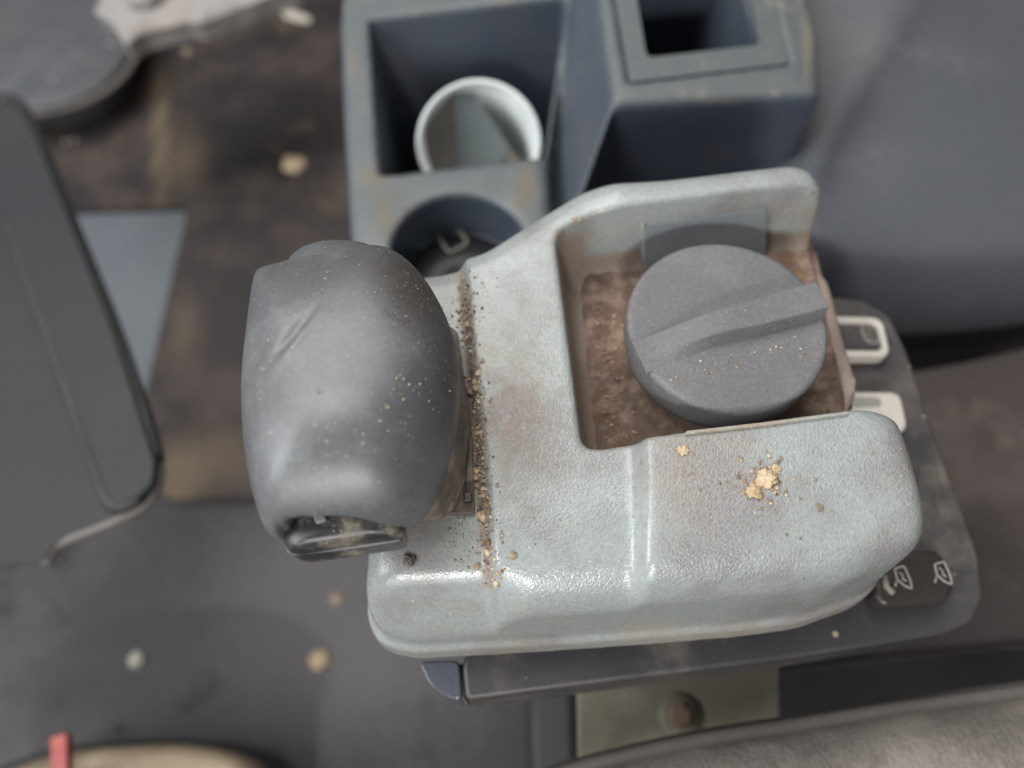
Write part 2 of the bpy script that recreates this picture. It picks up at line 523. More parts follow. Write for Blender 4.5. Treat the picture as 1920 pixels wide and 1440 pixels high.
M['dark_hole'] = plastic('black_shadow_plastic', (0.02, 0.02, 0.022), 0.6)

def grit_mat():
    m, nt, bs = mat_base('mixed_grit')
    g = N(nt, 'ShaderNodeNewGeometry')
    cr = N(nt, 'ShaderNodeValToRGB')
    e = cr.color_ramp.elements
    e[0].position, e[0].color = 0.0, (0.08, 0.06, 0.05, 1)
    e[1].position, e[1].color = 1.0, (0.50, 0.41, 0.29, 1)
    for p, c in ((0.12, (0.15, 0.105, 0.07, 1)), (0.5, (0.29, 0.205, 0.135, 1)), (0.8, (0.35, 0.27, 0.19, 1))):
        x = cr.color_ramp.elements.new(p); x.color = c
    nt.links.new(g.outputs['Random Per Island'], cr.inputs[0])
    nt.links.new(cr.outputs[0], bs.inputs['Base Color'])
    bs.inputs['Roughness'].default_value = 0.85
    bs.inputs['Specular IOR Level'].default_value = 0.3
    return m
M['grit'] = grit_mat()

# ================================================================== the setting
ZF = -0.42
def sheet(name, pts, z, mat, kind='structure'):
    o = mesh_obj(name, [P(x, y, z) for x, y in pts], [tuple(range(len(pts)))], mat, None, False)
    if kind: o['kind'] = kind
    return o
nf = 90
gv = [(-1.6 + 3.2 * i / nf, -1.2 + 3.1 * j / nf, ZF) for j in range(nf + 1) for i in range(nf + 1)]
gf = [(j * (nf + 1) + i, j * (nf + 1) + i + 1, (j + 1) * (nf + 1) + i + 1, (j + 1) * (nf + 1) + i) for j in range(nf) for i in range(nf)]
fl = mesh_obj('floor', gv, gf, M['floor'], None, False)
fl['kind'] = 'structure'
fx, fy = px_of(np.array(gv))
# painted light: floor paler in the middle, falling to shade at the left
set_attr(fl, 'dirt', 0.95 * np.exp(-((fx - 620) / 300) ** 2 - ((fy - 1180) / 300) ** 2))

# dark rubber mat with a notch that shows the painted steel floor plate
def grid_solid(name, pts, ztop, depth, h, mat, parent=None):
    W = [tuple(P(x, y, ztop))[:2] for x, y in pts]
    bm = bmesh.new()
    f = bm.faces.new([bm.verts.new((x, y, ztop)) for x, y in W])
    xs_ = [a for a, b in W]; ys_ = [b for a, b in W]
    for k in np.arange(min(xs_) + h, max(xs_), h):
        bmesh.ops.bisect_plane(bm, geom=bm.verts[:] + bm.edges[:] + bm.faces[:], plane_co=(k, 0, 0), plane_no=(1, 0, 0))
    for k in np.arange(min(ys_) + h, max(ys_), h):
        bmesh.ops.bisect_plane(bm, geom=bm.verts[:] + bm.edges[:] + bm.faces[:], plane_co=(0, k, 0), plane_no=(0, 1, 0))
    bmesh.ops.recalc_face_normals(bm, faces=bm.faces)
    if sum(f.normal.z for f in bm.faces) < 0: bmesh.ops.reverse_faces(bm, faces=bm.faces)
    me = bpy.data.meshes.new(name); bm.to_mesh(me); bm.free()
    me.materials.append(mat)
    o = bpy.data.objects.new(name, me); C.objects.link(o)
    if parent is not None: adopt(o, parent)
    m = o.modifiers.new('thick', 'SOLIDIFY'); m.thickness = depth; m.offset = -1
    return o
def gau(px, py, cx, cy, sx, sy): return np.exp(-((px - cx) / sx) ** 2 - ((py - cy) / sy) ** 2)
mt = grid_solid('floor_mat', round_poly([(-200, -160), (720, -160), (720, 905), (620, 925), (480, 932), (330, 935), (300, 925), (297, 860), (272, 742), (352, 386), (-200, 400)], 8), ZF + 0.012, 0.011, 0.012, M['mat'])
px, py = px_of(verts_of(mt))
set_attr(mt, 'dirt', 0.95 * gau(px, py, 298, 240, 14, 150) + 0.6 * gau(px, py, 350, 300, 46, 95) + 0.55 * gau(px, py, 345, 620, 45, 110) + 1.0 * gau(px, py, 325, 900, 50, 60) + 0.6 * gau(px, py, 420, 850, 90, 70) + 0.3 * gau(px, py, 120, 300, 120, 60))
tag(mt, 'dark brown rubber floor mat with dusty tan streaks and a cut-out notch', 'floor mat')
sp = prism('floor_plate', [(60, 396), (352, 392), (276, 748), (150, 752)], ZF + 0.0045, 0.004, M['steel_floor'], None, 0.0008)
tag(sp, 'blue-grey painted steel plate showing in the notch of the floor mat', 'floor plate')

# charcoal moulded cover at the left edge
ZC = -0.16
cov = thing('side_cover', 'charcoal moulded plastic cover with a raised strip, at the left edge of the photo', 'cover', P(60, 700, ZC - 0.12))
body_px = [(-260, 170), (0, 176), (40, 196), (75, 262), (130, 400), (215, 610), (298, 862), (300, 905), (275, 945), (215, 975), (120, 1012), (98, 1030), (86, 1058), (-260, 1070)]
prism('cover_body', body_px, ZC, 0.022, M['cover'], cov, 0.004, draft=-0.7, rnd=14, seg=5)
prism('raised_strip', [(-60, 190), (0, 180), (38, 200), (74, 266), (128, 402), (212, 614), (292, 864), (288, 905), (262, 930), (215, 948), (196, 925), (10, 410), (-60, 330)], ZC + 0.005, 0.0055, M['cover'], cov, 0.002, rnd=10, seg=4)
tube('rim', [P(x, y, ZC - 0.003) for x, y in spline([(298, 870), (297, 905), (275, 943), (215, 976), (125, 1012), (100, 1030), (86, 1058)], 6, False)], 0.0028, M['cover_rim'], cov)  # paler than the cover: the edge highlight is put into the colour
tube('groove_shade', [P(x, y, ZC + 0.0005) for x, y in spline([(-40, 260), (0, 370), (60, 540), (110, 680), (160, 820), (196, 920), (206, 940), (228, 950), (262, 932)], 6, False)], 0.0036, M['dark_hole'], cov)  # black tube painting the dark line of the groove
tube('groove_shade', [P(x, y, ZC - 0.001) for x, y in spline([(-60, 178), (0, 182), (38, 198), (74, 264), (129, 402), (160, 478), (214, 612), (262, 750), (296, 864)], 6, False)], 0.0036, M['dark_hole'], cov)  # black tube painting the shadow gap along the cover's edge

# rounded cover and bracket in the upper left corner
ped = thing('rounded_cover', 'dark rounded moulded cover with a thin raised rim, in the top left corner', 'cover', P(80, 60, ZF))
oc = [(-220, -160), (300, -160), (262, 40), (240, 110), (190, 165), (120, 195), (60, 205), (-220, 190)]
prism('cover_body', oc, ZF + 0.06, 0.05, M['housing'], ped, 0.016, draft=-0.5, rnd=30, seg=6)
tube('rim', [P(x, y, ZF + 0.05) for x, y in spline([(-120, 215), (40, 214), (100, 207), (165, 190), (215, 160), (248, 120), (262, 70), (268, 20)], 6, False)], 0.0042, M['cover_rim'], ped)
br = thing('metal_bracket', 'pale grey metal bracket with a bolt, crossing the top left corner', 'bracket', P(330, 20, ZF + 0.13))
prism('bracket_plate', [(176, 22), (205, -40), (560, -150), (560, -30), (480, 2), (375, 42), (350, 40), (262, 62), (236, 82), (222, 66), (214, 44)], ZF + 0.18, 0.018, M['bracket'], br, 0.003, rnd=5)
bc = P(275, -2, ZF + 0.18)
bt = [Vector((bc.x + 0.017 * math.cos(a), bc.y + 0.017 * math.sin(a), bc.z + 0.010)) for a in np.linspace(0, 2 * math.pi, 6, endpoint=False)]
prism_w('bolt', bt, 0.0101, M['bracket'], br, 0.002)

# red strap and tan ring at the bottom left
rd = prism('red_handle', [(93, 1382), (124, 1375), (132, 1560), (100, 1560)], ZF + 0.15, 0.006, M['red'], None, 0.004, rnd=5)
tag(rd, 'red plastic handle standing up at the bottom left edge', 'handle')
bpts = spline([(-60, 1500), (60, 1424), (160, 1404), (250, 1397), (340, 1396), (420, 1412), (480, 1445), (520, 1520), (400, 1700), (0, 1700)], 6)
tn = thing('round_pad', 'tan round-edged pad above a dark gap painted as a black block, at the bottom edge, left', 'pad', P(250, 1500, ZF))
prism('tan_pad', [(p[0], p[1]) for p in bpts], ZF + 0.10, 0.03, M['tan'], tn, 0.008)
prism('pad_gap_shade', [(p[0] + (18 if p[0] > 250 else -4), p[1] - 10) for p in bpts], ZF + 0.068, 0.06, M['dark_hole'], tn, 0.006)  # black block put in for the dark gap under the pad

# ================================================================== storage console behind
ZP = -0.078     # cup panel
ZT = -0.050     # tower top
rc = thing('storage_console', 'blue-grey storage console with square bin, round cup holder and raised box, top middle', 'storage console', P(900, 200, ZF))
lo = (P(600, 560, ZP).x - 0.01, P(900, 560, ZP).y - 0.01, -0.30)
hi = (P(1620, 0, ZP).x + 0.03, P(900, -120, ZP).y, ZT + 0.006)
g = Grid(lo, hi, 0.0017)
def wp(pts, z): return [P(p[0], p[1], z if len(p) < 3 else p[2]) for p in pts]
pn = g.poly(wp([(626, -200), (634, 0), (640, 200), (655, 470), (660, 600), (1030, 600), (1038, 420), (1030, 292), (1070, 0), (1075, -200)], ZP))
panel = smax(pn, g.Z - ZP, 0.006)
dz = np.maximum(ZT - g.Z, 0)
tp = g.poly(round_poly(wp([(1100, -200), (1118, 0), (1150, 182), (1162, 196), (1320, 186), (1515, 172), (1530, 150), (1478, 0), (1440, -200)], ZT), 0.006))
tower = smax(tp - dz * 0.02, g.Z - ZT, 0.012)
# left flank of the tower slopes out towards the panel
fk = g.poly(wp([(1060, -200), (1074, 0), (1022, 300), (1014, 600), (1500, 600), (1500, 160), (1400, -200)], ZP))
sideL = g.seg(P(1150, 182, ZT), P(1100, -200, ZT))
ramp_ = smax(fk - dz * 0.0, (g.Z - ZT) + np.maximum(sideL, 0) * 2.0, 0.006)
frontp = g.seg(P(1150, 196, ZT), P(1530, 178, ZT))
def flank_pt(px, py):
    a, b = P(1150, 182, ZT), P(1100, -200, ZT)
    z0, z1 = -0.20, ZT
    for _ in range(50):
        z = (z0 + z1) / 2
        p = P(px, py, z)
        dist = ((b.x - a.x) * (p.y - a.y) - (b.y - a.y) * (p.x - a.x)) / math.hypot(b.x - a.x, b.y - a.y)
        if z > ZT - 2.0 * max(dist, 0): z1 = z
        else: z0 = z
    return P(px, py, z)
fp_ = flank_pt(1104, 335)
print('FLANK', fp_)
cutl = g.seg(P(1152, 200, ZT), fp_)
ramp_ = smax(ramp_, np.minimum(cutl, -frontp) + 0.0005, 0.003)
F = smin(smin(panel, tower, 0.005), ramp_, 0.004)
bn = g.poly(round_poly(wp([(692, 36), (1062, -8), (1020, 292), (712, 328)], ZP), 0.002))
F = smax(F, -np.maximum(bn + (ZP - g.Z) * 0.03, (-0.24) - g.Z), 0.0015)
cc = P(860, 455, ZP)
rx = (P(985, 455, ZP) - P(733, 455, ZP)).length / 2
cyl = (np.sqrt((g.X - cc.x) ** 2 + (g.Y - (cc.y - 0.002)) ** 2) - rx)[:, :, None]
F = smax(F, -np.maximum(cyl + (ZP - g.Z) * 0.06, (-0.1035) - g.Z), 0.002)
rec = g.poly(round_poly(wp([(1130, -200), (1140, -60), (1178, 158), (1480, 122), (1440, -60), (1420, -200)], ZT), 0.002))
F = smax(F, -np.maximum(rec, (ZT - 0.002) - g.Z), 0.001)
hole = g.poly(round_poly(wp([(1160, -200), (1182, 0), (1202, 122), (1428, 92), (1398, 0), (1380, -200)], ZT - 0.001), 0.003))
F = smax(F, -np.maximum(hole, -0.26 - g.Z), 0.001)
F = smax(F, -0.29 - g.Z, 0.001)
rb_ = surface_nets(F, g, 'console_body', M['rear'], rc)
rpx, rpy = px_of(verts_of(rb_))
rz = verts_of(rb_)[:, 2]
set_attr(rb_, 'dirt', np.clip((0.8 * gau(rpx, rpy, 985, 350, 22, 50) + 0.6 * gau(rpx, rpy, 720, 400, 30, 60) + 0.6 * gau(rpx, rpy, 690, 330, 40, 20) + 0.5 * gau(rpx, rpy, 660, 120, 18, 60)) * (rz > ZP - 0.004) + 0.7 * gau(rpx, rpy, 1512, 90, 12, 90) + 0.45 * gau(rpx, rpy, 1350, 190, 60, 14), 0, 1))
# the framed insert round the opening of the box
outer = round_poly([tuple(p)[:2] for p in wp([(1131, -200), (1142, -60), (1180, 155), (1477, 120), (1438, -60), (1418, -200)], ZT)], 0.002)
inner = round_poly([tuple(p)[:2] for p in wp([(1168, -200), (1184, -60), (1212, 110), (1424, 86), (1392, -60), (1380, -200)], ZT)], 0.004)
bm = bmesh.new()
zt = ZT + 0.0005
def ring_solid(outer, inner, z0, z1, name, mat, parent, bev=0.0006):
    n = len(outer)
    vs_ = [(*p, z1) for p in outer] + [(*p, z1) for p in inner] + [(*p, z0) for p in outer] + [(*p, z0) for p in inner]
    fs = []
    for i in range(n):
        j = (i + 1) % n
        fs += [(i, n + i, n + j, j), (2 * n + i, 2 * n + j, 3 * n + j, 3 * n + i), (i, j, 2 * n + j, 2 * n + i), (n + i, 3 * n + i, 3 * n + j, n + j)]
    o = mesh_obj(name, vs_, fs, mat, parent)
    bm = bmesh.new(); bm.from_mesh(o.data)
    bmesh.ops.recalc_face_normals(bm, faces=bm.faces)
    bm.to_mesh(o.data); bm.free()
    m = o.modifiers.new('bevel', 'BEVEL'); m.width = bev; m.segments = 2; m.limit_method = 'ANGLE'
    o.modifiers.new('wn', 'WEIGHTED_NORMAL')
    return o
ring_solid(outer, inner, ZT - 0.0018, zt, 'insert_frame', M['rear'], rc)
# square rubber pad and embossed square at the bottom of the cup holder
zc = -0.1018
q = [P(820, 440, zc), P(858, 430, zc), P(880, 458, zc), P(842, 478, zc)]
q = round_poly([tuple(p)[:2] for p in q], 0.003)
tube('embossed_square', [Vector((*p, zc + 0.0008)) for p in q], 0.0009, M['symbol_dim'], rc, True)

# white cup in the bin
def lathe(name, prof, cen, mat, parent, n=64, closed=True, rot=None):
    vs_, fs = [], []
    for r, z in prof:
        for k in range(n):
            a = 2 * math.pi * k / n
            v = Vector((r * math.cos(a), r * math.sin(a), z))
            if rot is not None: v = rot @ v
            vs_.append(Vector((cen[0], cen[1], cen[2] if rot is not None else 0)) + v)
    m_ = len(prof)
    for i in range(m_ if closed else m_ - 1):
        j = (i + 1) % m_
        for k in range(n):
            l = (k + 1) % n
            fs.append((i * n + k, i * n + l, j * n + l, j * n + k))
    o = mesh_obj(name, vs_, fs, mat, parent)
    bm = bmesh.new(); bm.from_mesh(o.data)
    bmesh.ops.recalc_face_normals(bm, faces=bm.faces)
    bm.to_mesh(o.data); bm.free()
    return o
lathe('rubber_liner', [(rx - 0.0030, -0.1040), (rx - 0.0030, -0.1020), (0.0004, -0.1020), (0.0004, -0.1040)], Vector((cc.x, cc.y - 0.002, 0)), M['dark_hole'], rc)
rimc = P(898, 268, -0.098)
depth = (rimc - CAM).dot(Vector((0, st, -ct)))
R = 117 / FP * depth
tilt = Matrix.Rotation(math.radians(30), 3, 'X')
cup = thing('drinking_cup', 'white plastic cup with a brown stain, leaning in the square bin', 'cup', rimc + tilt @ Vector((0, 0, -0.066)))
CL = 0.066
lathe('cup_wall', [(R * 0.78, -CL), (R * 0.97, -0.001), (R * 0.94, -0.001), (R * 0.75, -CL + 0.002), (0.0005, -CL + 0.002), (0.0005, -CL)], rimc, M['cup'], cup, rot=tilt)
lathe('rim', [(R * 0.96 + 0.0014 * math.cos(a), 0.0014 * math.sin(a)) for a in np.linspace(0, 2 * math.pi, 12, endpoint=False)], rimc, M['cup'], cup, rot=tilt)
# folded card standing inside the cup
card = thing('folded_card', 'grey folded card stuck inside the white cup', 'card', rimc + tilt @ Vector((0, 0, -0.05)))
def card_quad(name, uv, mat, t=0.0009):
    """uv: points (across, up-picture, depth below the rim) in cup radii / metres"""
    vs_ = [rimc + tilt @ Vector((u * R, v * R, d)) for u, v, d in uv]
    nn = (vs_[1] - vs_[0]).cross(vs_[2] - vs_[0]).normalized() * t
    n = len(vs_)
    vs_ += [v - nn for v in vs_]
    return mesh_obj(name, vs_, [tuple(range(n)), tuple(range(2 * n - 1, n - 1, -1))] + [(i, n + i, n + (i + 1) % n, (i + 1) % n) for i in range(n)], mat, card, False)
card_quad('card_front', [(-0.42, 0.84, -0.004), (-0.36, -0.62, -0.040), (0.66, -0.50, -0.040), (0.50, 0.10, -0.022), (-0.08, 0.84, -0.006)], M['card'])
card_quad('card_fold', [(-0.42, 0.84, -0.0045), (-0.90, 0.25, -0.006), (-0.84, -0.50, -0.030), (-0.36, -0.62, -0.0405)], M['card2'])
card_quad('stained_corner', [(0.50, 0.10, -0.021), (0.30, -0.30, -0.030), (0.66, -0.55, -0.034), (0.80, -0.30, -0.020)], M['neck'])

# ================================================================== big slate housing at the right
hs = thing('dashboard_housing', 'large slate-grey moulded housing filling the top right corner', 'housing', P(1800, 200, -0.30))
rows = [
    [(1380, -140, -0.075), (1560, -140, -0.068), (1740, -140, -0.063), (1830, -140, -0.067), (2000, -140, -0.078), (2300, -140, -0.10)],
    [(1400, 0, -0.080), (1560, 0, -0.073), (1690, 0, -0.068), (1770, 0, -0.072), (1920, 0, -0.080), (2300, 0, -0.10)],
    [(1400, 150, -0.090), (1530, 150, -0.081), (1612, 150, -0.076), (1690, 150, -0.080), (1900, 150, -0.085), (2300, 150, -0.10)],
    [(1400, 300, -0.100), (1470, 300, -0.090), (1535, 300, -0.085), (1610, 300, -0.089), (1880, 300, -0.090), (2300, 300, -0.10)],
    [(1400, 400, -0.108), (1460, 405, -0.100), (1520, 410, -0.096), (1600, 415, -0.096), (1880, 420, -0.096), (2300, 380, -0.10)],
    [(1400, 470, -0.125), (1460, 480, -0.120), (1530, 490, -0.113), (1620, 500, -0.111), (1880, 500, -0.108), (2300, 450, -0.11)],
    [(1400, 540, -0.165), (1460, 550, -0.162), (1540, 570, -0.155), (1640, 595, -0.152), (1880, 590, -0.145), (2300, 530, -0.14)],
    [(1400, 580, -0.230), (1460, 600, -0.230), (1540, 625, -0.225), (1640, 660, -0.222), (1880, 645, -0.21), (2300, 580, -0.20)],
]
patch('housing_shell', rows, M['housing'], hs, 6, 0.004)
prism('underside_liner', [(1380, 400), (2300, 380), (2300, 900), (1380, 900)], -0.30, 0.02, M['deck'], hs, 0.002)
prism('liner_wall', [(1380, 470), (2300, 420), (2300, 440), (1380, 500)], -0.17, 0.13, M['deck'], hs, 0.002)

# brown-grey deck beyond the switch panel
dk = prism('side_deck', [(1450, 690), (1600, 694), (1720, 690), (1800, 676), (1920, 648), (2300, 560), (2300, 1216), (1920, 1206), (1600, 1240), (1450, 1260)], -0.150, 0.02, M['deck'], None, 0.004)
tag(dk, 'brown-grey plastic deck with dust, at the right edge below the slate housing', 'deck')

# ================================================================== switch panel below the console
ZS = -0.060
sw = thing('switch_panel', 'brown-grey switch panel with rocker switches, showing under the main console', 'switch panel', P(1400, 1100, ZS - 0.04))
spx = [(1150, 600), (1480, 560), (1560, 556), (1620, 562), (1668, 590), (1700, 655), (1745, 790), (1790, 915), (1836, 1040), (1845, 1120), (1825, 1165), (1770, 1188), (1500, 1232), (872, 1313), (866, 1246), (900, 1150)]
prism('panel_body', spx, ZS, 0.035, M['panel'], sw, 0.009, rnd=14, seg=6)
prism('end_cap', [(861, 1238), (867, 1313), (838, 1308), (806, 1286), (784, 1240)], ZS, 0.030, M['panel_blue'], sw, 0.009, rnd=14, seg=6)
prism('seam', [(860, 1245), (868, 1245), (873, 1311), (867, 1311)], ZS - 0.001, 0.028, M['neck'], sw, 0.0)
# rocker with a light frame
def wtop(pts, z, r): return [(Vector((*p, z))) for p in round_poly([tuple(P(x, y, z))[:2] for x, y in pts], r)]
rk = prism_w('rocker_switch', wtop([(1545, 600), (1650, 602), (1662, 658), (1560, 656)], ZS + 0.004, 0.003), 0.0041, M['panel'], sw, 0.0008)
tag(rk, 'dark rocker with a faded symbol inside a pale frame', None)
o_ = round_poly([tuple(P(x, y, ZS + 0.006))[:2] for x, y in [(1530, 590), (1655, 594), (1672, 668), (1545, 668)]], 0.004)
i_ = round_poly([tuple(P(x, y, ZS + 0.006))[:2] for x, y in [(1542, 602), (1645, 605), (1658, 656), (1556, 654)]], 0.003)
ring_solid(o_, i_, ZS + 0.0001, ZS + 0.006, 'bezel', M['cream'], rk, 0.0012)
tube('symbol', [Vector((*p, ZS + 0.0044)) for p in round_poly([tuple(P(x, y, ZS + 0.0044))[:2] for x, y in [(1612, 609), (1642, 611), (1650, 644), (1624, 642)]], 0.0025)], 0.0005, M['symbol'], rk, True)
for k, (ya, yb) in enumerate(((618, 619), (627, 628), (636, 636))):
    tube('symbol', [P(1621 + k, ya, ZS + 0.0044), P(1640 + k, yb, ZS + 0.0044)], 0.0004, M['symbol_dim'], rk)
rk2 = prism_w('rocker_switch', wtop([(1580, 732), (1690, 733), (1706, 808), (1600, 812)], ZS + 0.0055, 0.004), 0.0056, M['cream'], sw, 0.0016)
tag(rk2, 'plain cream rocker switch', None)
prism_w('recess', wtop([(1590, 745), (1650, 745), (1655, 762), (1600, 764)], ZS + 0.0058, 0.003), 0.001, M['trim'], rk2, 0.0003)
# black twin rocker with two embossed window symbols
rk3 = prism_w('twin_rocker_switch', wtop([(1630, 1045), (1690, 1030), (1765, 1027), (1792, 1100), (1780, 1128), (1660, 1138), (1640, 1120)], ZS + 0.008, 0.004), 0.0081, M['black'], sw, 0.0022)
tag(rk3, 'black twin rocker switch with two embossed window symbols', None)
def sym(ox, oy):
    z = ZS + 0.0083
    pts = [(-13, -14), (5, -19), (17, 8), (20, 24), (6, 18), (-8, 6)]
    tube('symbol', [Vector((*p, z)) for p in round_poly([tuple(P(ox + x, oy + y, z))[:2] for x, y in pts], 0.0005, 2)], 0.00034, M['symbol'], rk3, True)
    tube('symbol', [P(ox - 5, oy - 8, z), P(ox + 3, oy - 1, z), P(ox + 2, oy + 4, z), P(ox + 10, oy + 10, z)], 0.0003, M['symbol'], rk3)
    tube('symbol', [P(ox - 8, oy + 6, z), P(ox - 12, oy + 20, z)], 0.00034, M['symbol_dim'], rk3)
sym(1690, 1080); sym(1765, 1072)
tube('ridge', [P(1658, 1080, ZS + 0.0082), P(1662, 1100, ZS + 0.0084), P(1675, 1112, ZS + 0.0082)], 0.001, M['symbol_dim'], rk3)

# ================================================================== plate, seat and dark gap at the bottom
pl = thing('mounting_plate', 'dirty tan steel plate with a rusty bolt, below the switch panel', 'metal plate', P(1270, 1330, -0.20))
prism('plate_body', [(1082, 1240), (1462, 1200), (1462, 1420), (1085, 1440)], -0.150, 0.006, M['plate'], pl, 0.001)
c0 = P(1277, 1342, -0.146)
prism_w('bolt', [Vector((c0.x + 0.0050 * math.cos(a + 0.3), c0.y + 0.0050 * math.sin(a + 0.3), c0.z)) for a in np.linspace(0, 2 * math.pi, 6, endpoint=False)], 0.005, M['rust'], pl, 0.0012)
wsh = Vector((c0.x, c0.y, 0))
lathe('washer', [(0.0085, -0.1499), (0.0085, -0.1485), (0.001, -0.1485), (0.001, -0.1499)], wsh, M['plate'], pl)
bx = prism('gap_shade_block', [(990, 1240), (1070, 1225), (1082, 1470), (1000, 1500)], -0.30, 0.12, M['dark_hole'], None, 0.004)  # black block put in for the shade of an open gap
tag(bx, 'black block painting the shaded gap under the left end of the switch panel', 'shade block')
gp = prism('shadow_box', [(1450, 1180), (2200, 1160), (2200, 1420), (1450, 1440)], -0.20, 0.2, M['dark_hole'], None, 0.004)  # black box put in for the shade between panel and seat
gp.name = 'gap_shade_box'
tag(gp, 'black box painting the shade of the gap between switch panel and seat, bottom right', 'shade box')

ZQ = -0.095
st_ = thing('seat', 'dusty taupe fabric seat with grey piping, along the bottom right edge', 'seat', P(1600, 1500, -0.2))
edge = [(860, 1520), (1000, 1470), (1110, 1435), (1300, 1392), (1500, 1360), (1700, 1328), (1920, 1300), (2250, 1256)]
es = spline(edge, 5, False)
tube('piping', [P(x, y, ZQ + 0.001) for x, y in es], 0.0026, M['cover_rim'], st_)
# side band: from the piping down and away
rowA = [(x, y - 8, ZQ - 0.002) for x, y in edge]
patch('seat_side', [[(x, y - 6, ZQ) for x, y in edge], [(x + 1, y - 18, ZQ - 0.006) for x, y in edge], [(x + 1, y - 22, ZQ - 0.018) for x, y in edge], [(x, y - 4, ZQ - 0.05) for x, y in edge]][::-1], M['piping'], st_, 5, 0.003)
rws = [[(x, y + 4, ZQ) for x, y in edge], [(x, y + 30, ZQ + 0.008) for x, y in edge], [(x, y + 90, ZQ + 0.014) for x, y in edge], [(x, y + 260, ZQ + 0.018) for x, y in edge], [(x, y + 420, ZQ + 0.018) for x, y in edge]]
patch('cushion', rws, M['fabric'], st_, 6, 0.02)

# ================================================================== main console
mc = thing('control_console', 'pale grey grained plastic control console with a recessed rotary dial, sprinkled with dirt', 'control console', P(1150, 900, -0.046))
ZL = -0.006       # left strip
ZB = 0.0045       # raised block, lower right
ZN = 0.003        # arm behind the pocket
ZK = -0.024       # pocket floor
zk = -0.022
out_px = [(776, 506, ZL), (830, 500, ZL), (905, 455, 0), (1000, 395, 0), (1092, 340, 0), (1132, 333, 0), (1250, 322, 0.001), (1400, 304, 0.001), (1492, 294, 0.001),
          (1532, 308, 0.001), (1552, 350, 0.0), (1546, 410, -0.006), (1536, 455, -0.012), (1548, 520, zk), (1572, 620, zk), (1600, 720, zk), (1612, 772, -0.004), (1668, 768, 0.002), (1692, 782, 0.002), (1704, 830, 0),
          (1728, 975, -0.004), (1722, 1020, -0.006), (1688, 1050, -0.008), (1560, 1098, -0.012), (1440, 1114, -0.012), (1225, 1134, -0.014), (1000, 1152, -0.016), (760, 1168, -0.018), (712, 1156, -0.018), (694, 1120, -0.016), (690, 1000, ZL), (700, 800, ZL), (708, 508, ZL)]
outw = [P(*p) for p in out_px]
xs = [p.x for p in outw]; ys = [p.y for p in outw]
HH = 0.0009
g = Grid((min(xs) - 0.012, min(ys) - 0.014, -0.049), (max(xs) + 0.012, max(ys) + 0.010, 0.012), HH)
d2 = g.poly(round_poly([tuple(p)[:2] for p in outw], 0.003, 3))
X3, Y3 = g.X[:, :, None], g.Y[:, :, None]
# top surface height field
def line_step(pa, pb, wdt):
    s = g.seg(pa, pb)          # positive on the left of a->b
    return s, sstep(s / wdt + 0.5)
_, sL = line_step(P(925, 1110, 0), P(868, 500, 0), 0.0035)      # left strip (1 on the left)
ztop = -0.0002 + (ZL + 0.0002) * sL
# raised block: right of x~1195 and below the pocket, rounded
_, sB = line_step(P(1194, 700, 0), P(1204, 1200, 0), 0.0045)     # 1 on the right side (east)
sBn = g.seg(P(1100, 838, 0), P(1700, 762, 0))
ztop = ztop + (ZB) * sB * sstep(-sBn / 0.004 + 0.6)
# gentle crown of the middle and fall towards the front
fr = g.seg(P(690, 1112, 0), P(1720, 1012, 0))                   # positive = behind the front edge
ztop = ztop - 0.010 * np.clip((0.016 - fr) / 0.03, 0, 1.5) ** 2
lip = g.seg(P(690, 1102, ZL), P(960, 1092, ZL))
ztop = ztop - 0.0115 * sstep((0.005 - lip) / 0.018) * sstep((P(1000, 1100, 0).x - X3) / 0.012)
# arm behind the pocket
sN = g.seg(P(1040, 420, 0), P(1560, 345, 0))
ztop = ztop + 0.002 * sstep(sN / 0.006 + 0.5) * sstep((X3 - P(1090, 380, 0).x) / 0.012)
# right edge of the block falls off
drft = np.maximum(-g.Z - 0.004, 0) * 0.10
body = smax(d2 - drft, g.Z - ztop, 0.009)
# skirt flange
fl_ = smax(d2 - drft - 0.0012, g.Z + 0.036, 0.002)
body = smin(body, fl_, 0.002)
body = smax(body, -0.046 - g.Z, 0.002)
# concave notch on the front left corner between lip and skirt
# pocket
pk_px = [(1040, 448), (1052, 428), (1100, 402), (1440, 358), (1530, 352), (1700, 330), (1720, 757), (1120, 842), (1098, 838), (1088, 822)]
pk = g.poly(round_poly([tuple(P(x, y, 0.0))[:2] for x, y in pk_px], 0.0035, 4))
taper = np.maximum(-g.Z, 0) * 0.20
lft = g.seg(P(1040, 448, 0), P(1092, 838, 0))
pocket = smax(pk + taper, ZK - g.Z, 0.006)
body = smax(body, -pocket, 0.0010)
shell = surface_nets(body, g, 'console_shell', M['shell'], mc)
V_ = verts_of(shell)
px, py = px_of(V_)
def sd_line(a, b):
    ex, ey = b[0] - a[0], b[1] - a[1]
    l = math.hypot(ex, ey)
    return (ex * (V_[:, 1] - a[1]) - ey * (V_[:, 0] - a[0])) / l
inpk = (sd_line(P(1036, 448, 0), P(1088, 842, 0)) > -0.0004) & (sd_line(P(1088, 842, 0), P(1720, 760, 0)) > -0.001) & (sd_line(P(1040, 420, 0), P(1560, 345, 0)) < 0.0015)
depth_ = np.clip((-V_[:, 2] - 0.0008) / 0.006, 0, 1)
dirt = inpk * depth_ * (0.55 + 0.45 * sstep((P(1150, 600, 0).x - V_[:, 0]) / 0.02 + 0.5))
dirt -= inpk * 0.9 * gau(px, py, 1300, 450, 170, 55) + inpk * 0.8 * gau(px, py, 1160, 465, 55, 40)
dirt = np.maximum(dirt, 0)
dirt = np.maximum(dirt, inpk * sstep((-0.013 - V_[:, 2]) / 0.006) * 0.95)
wl = sd_line(P(1040, 428, 0), P(1540, 356, 0))
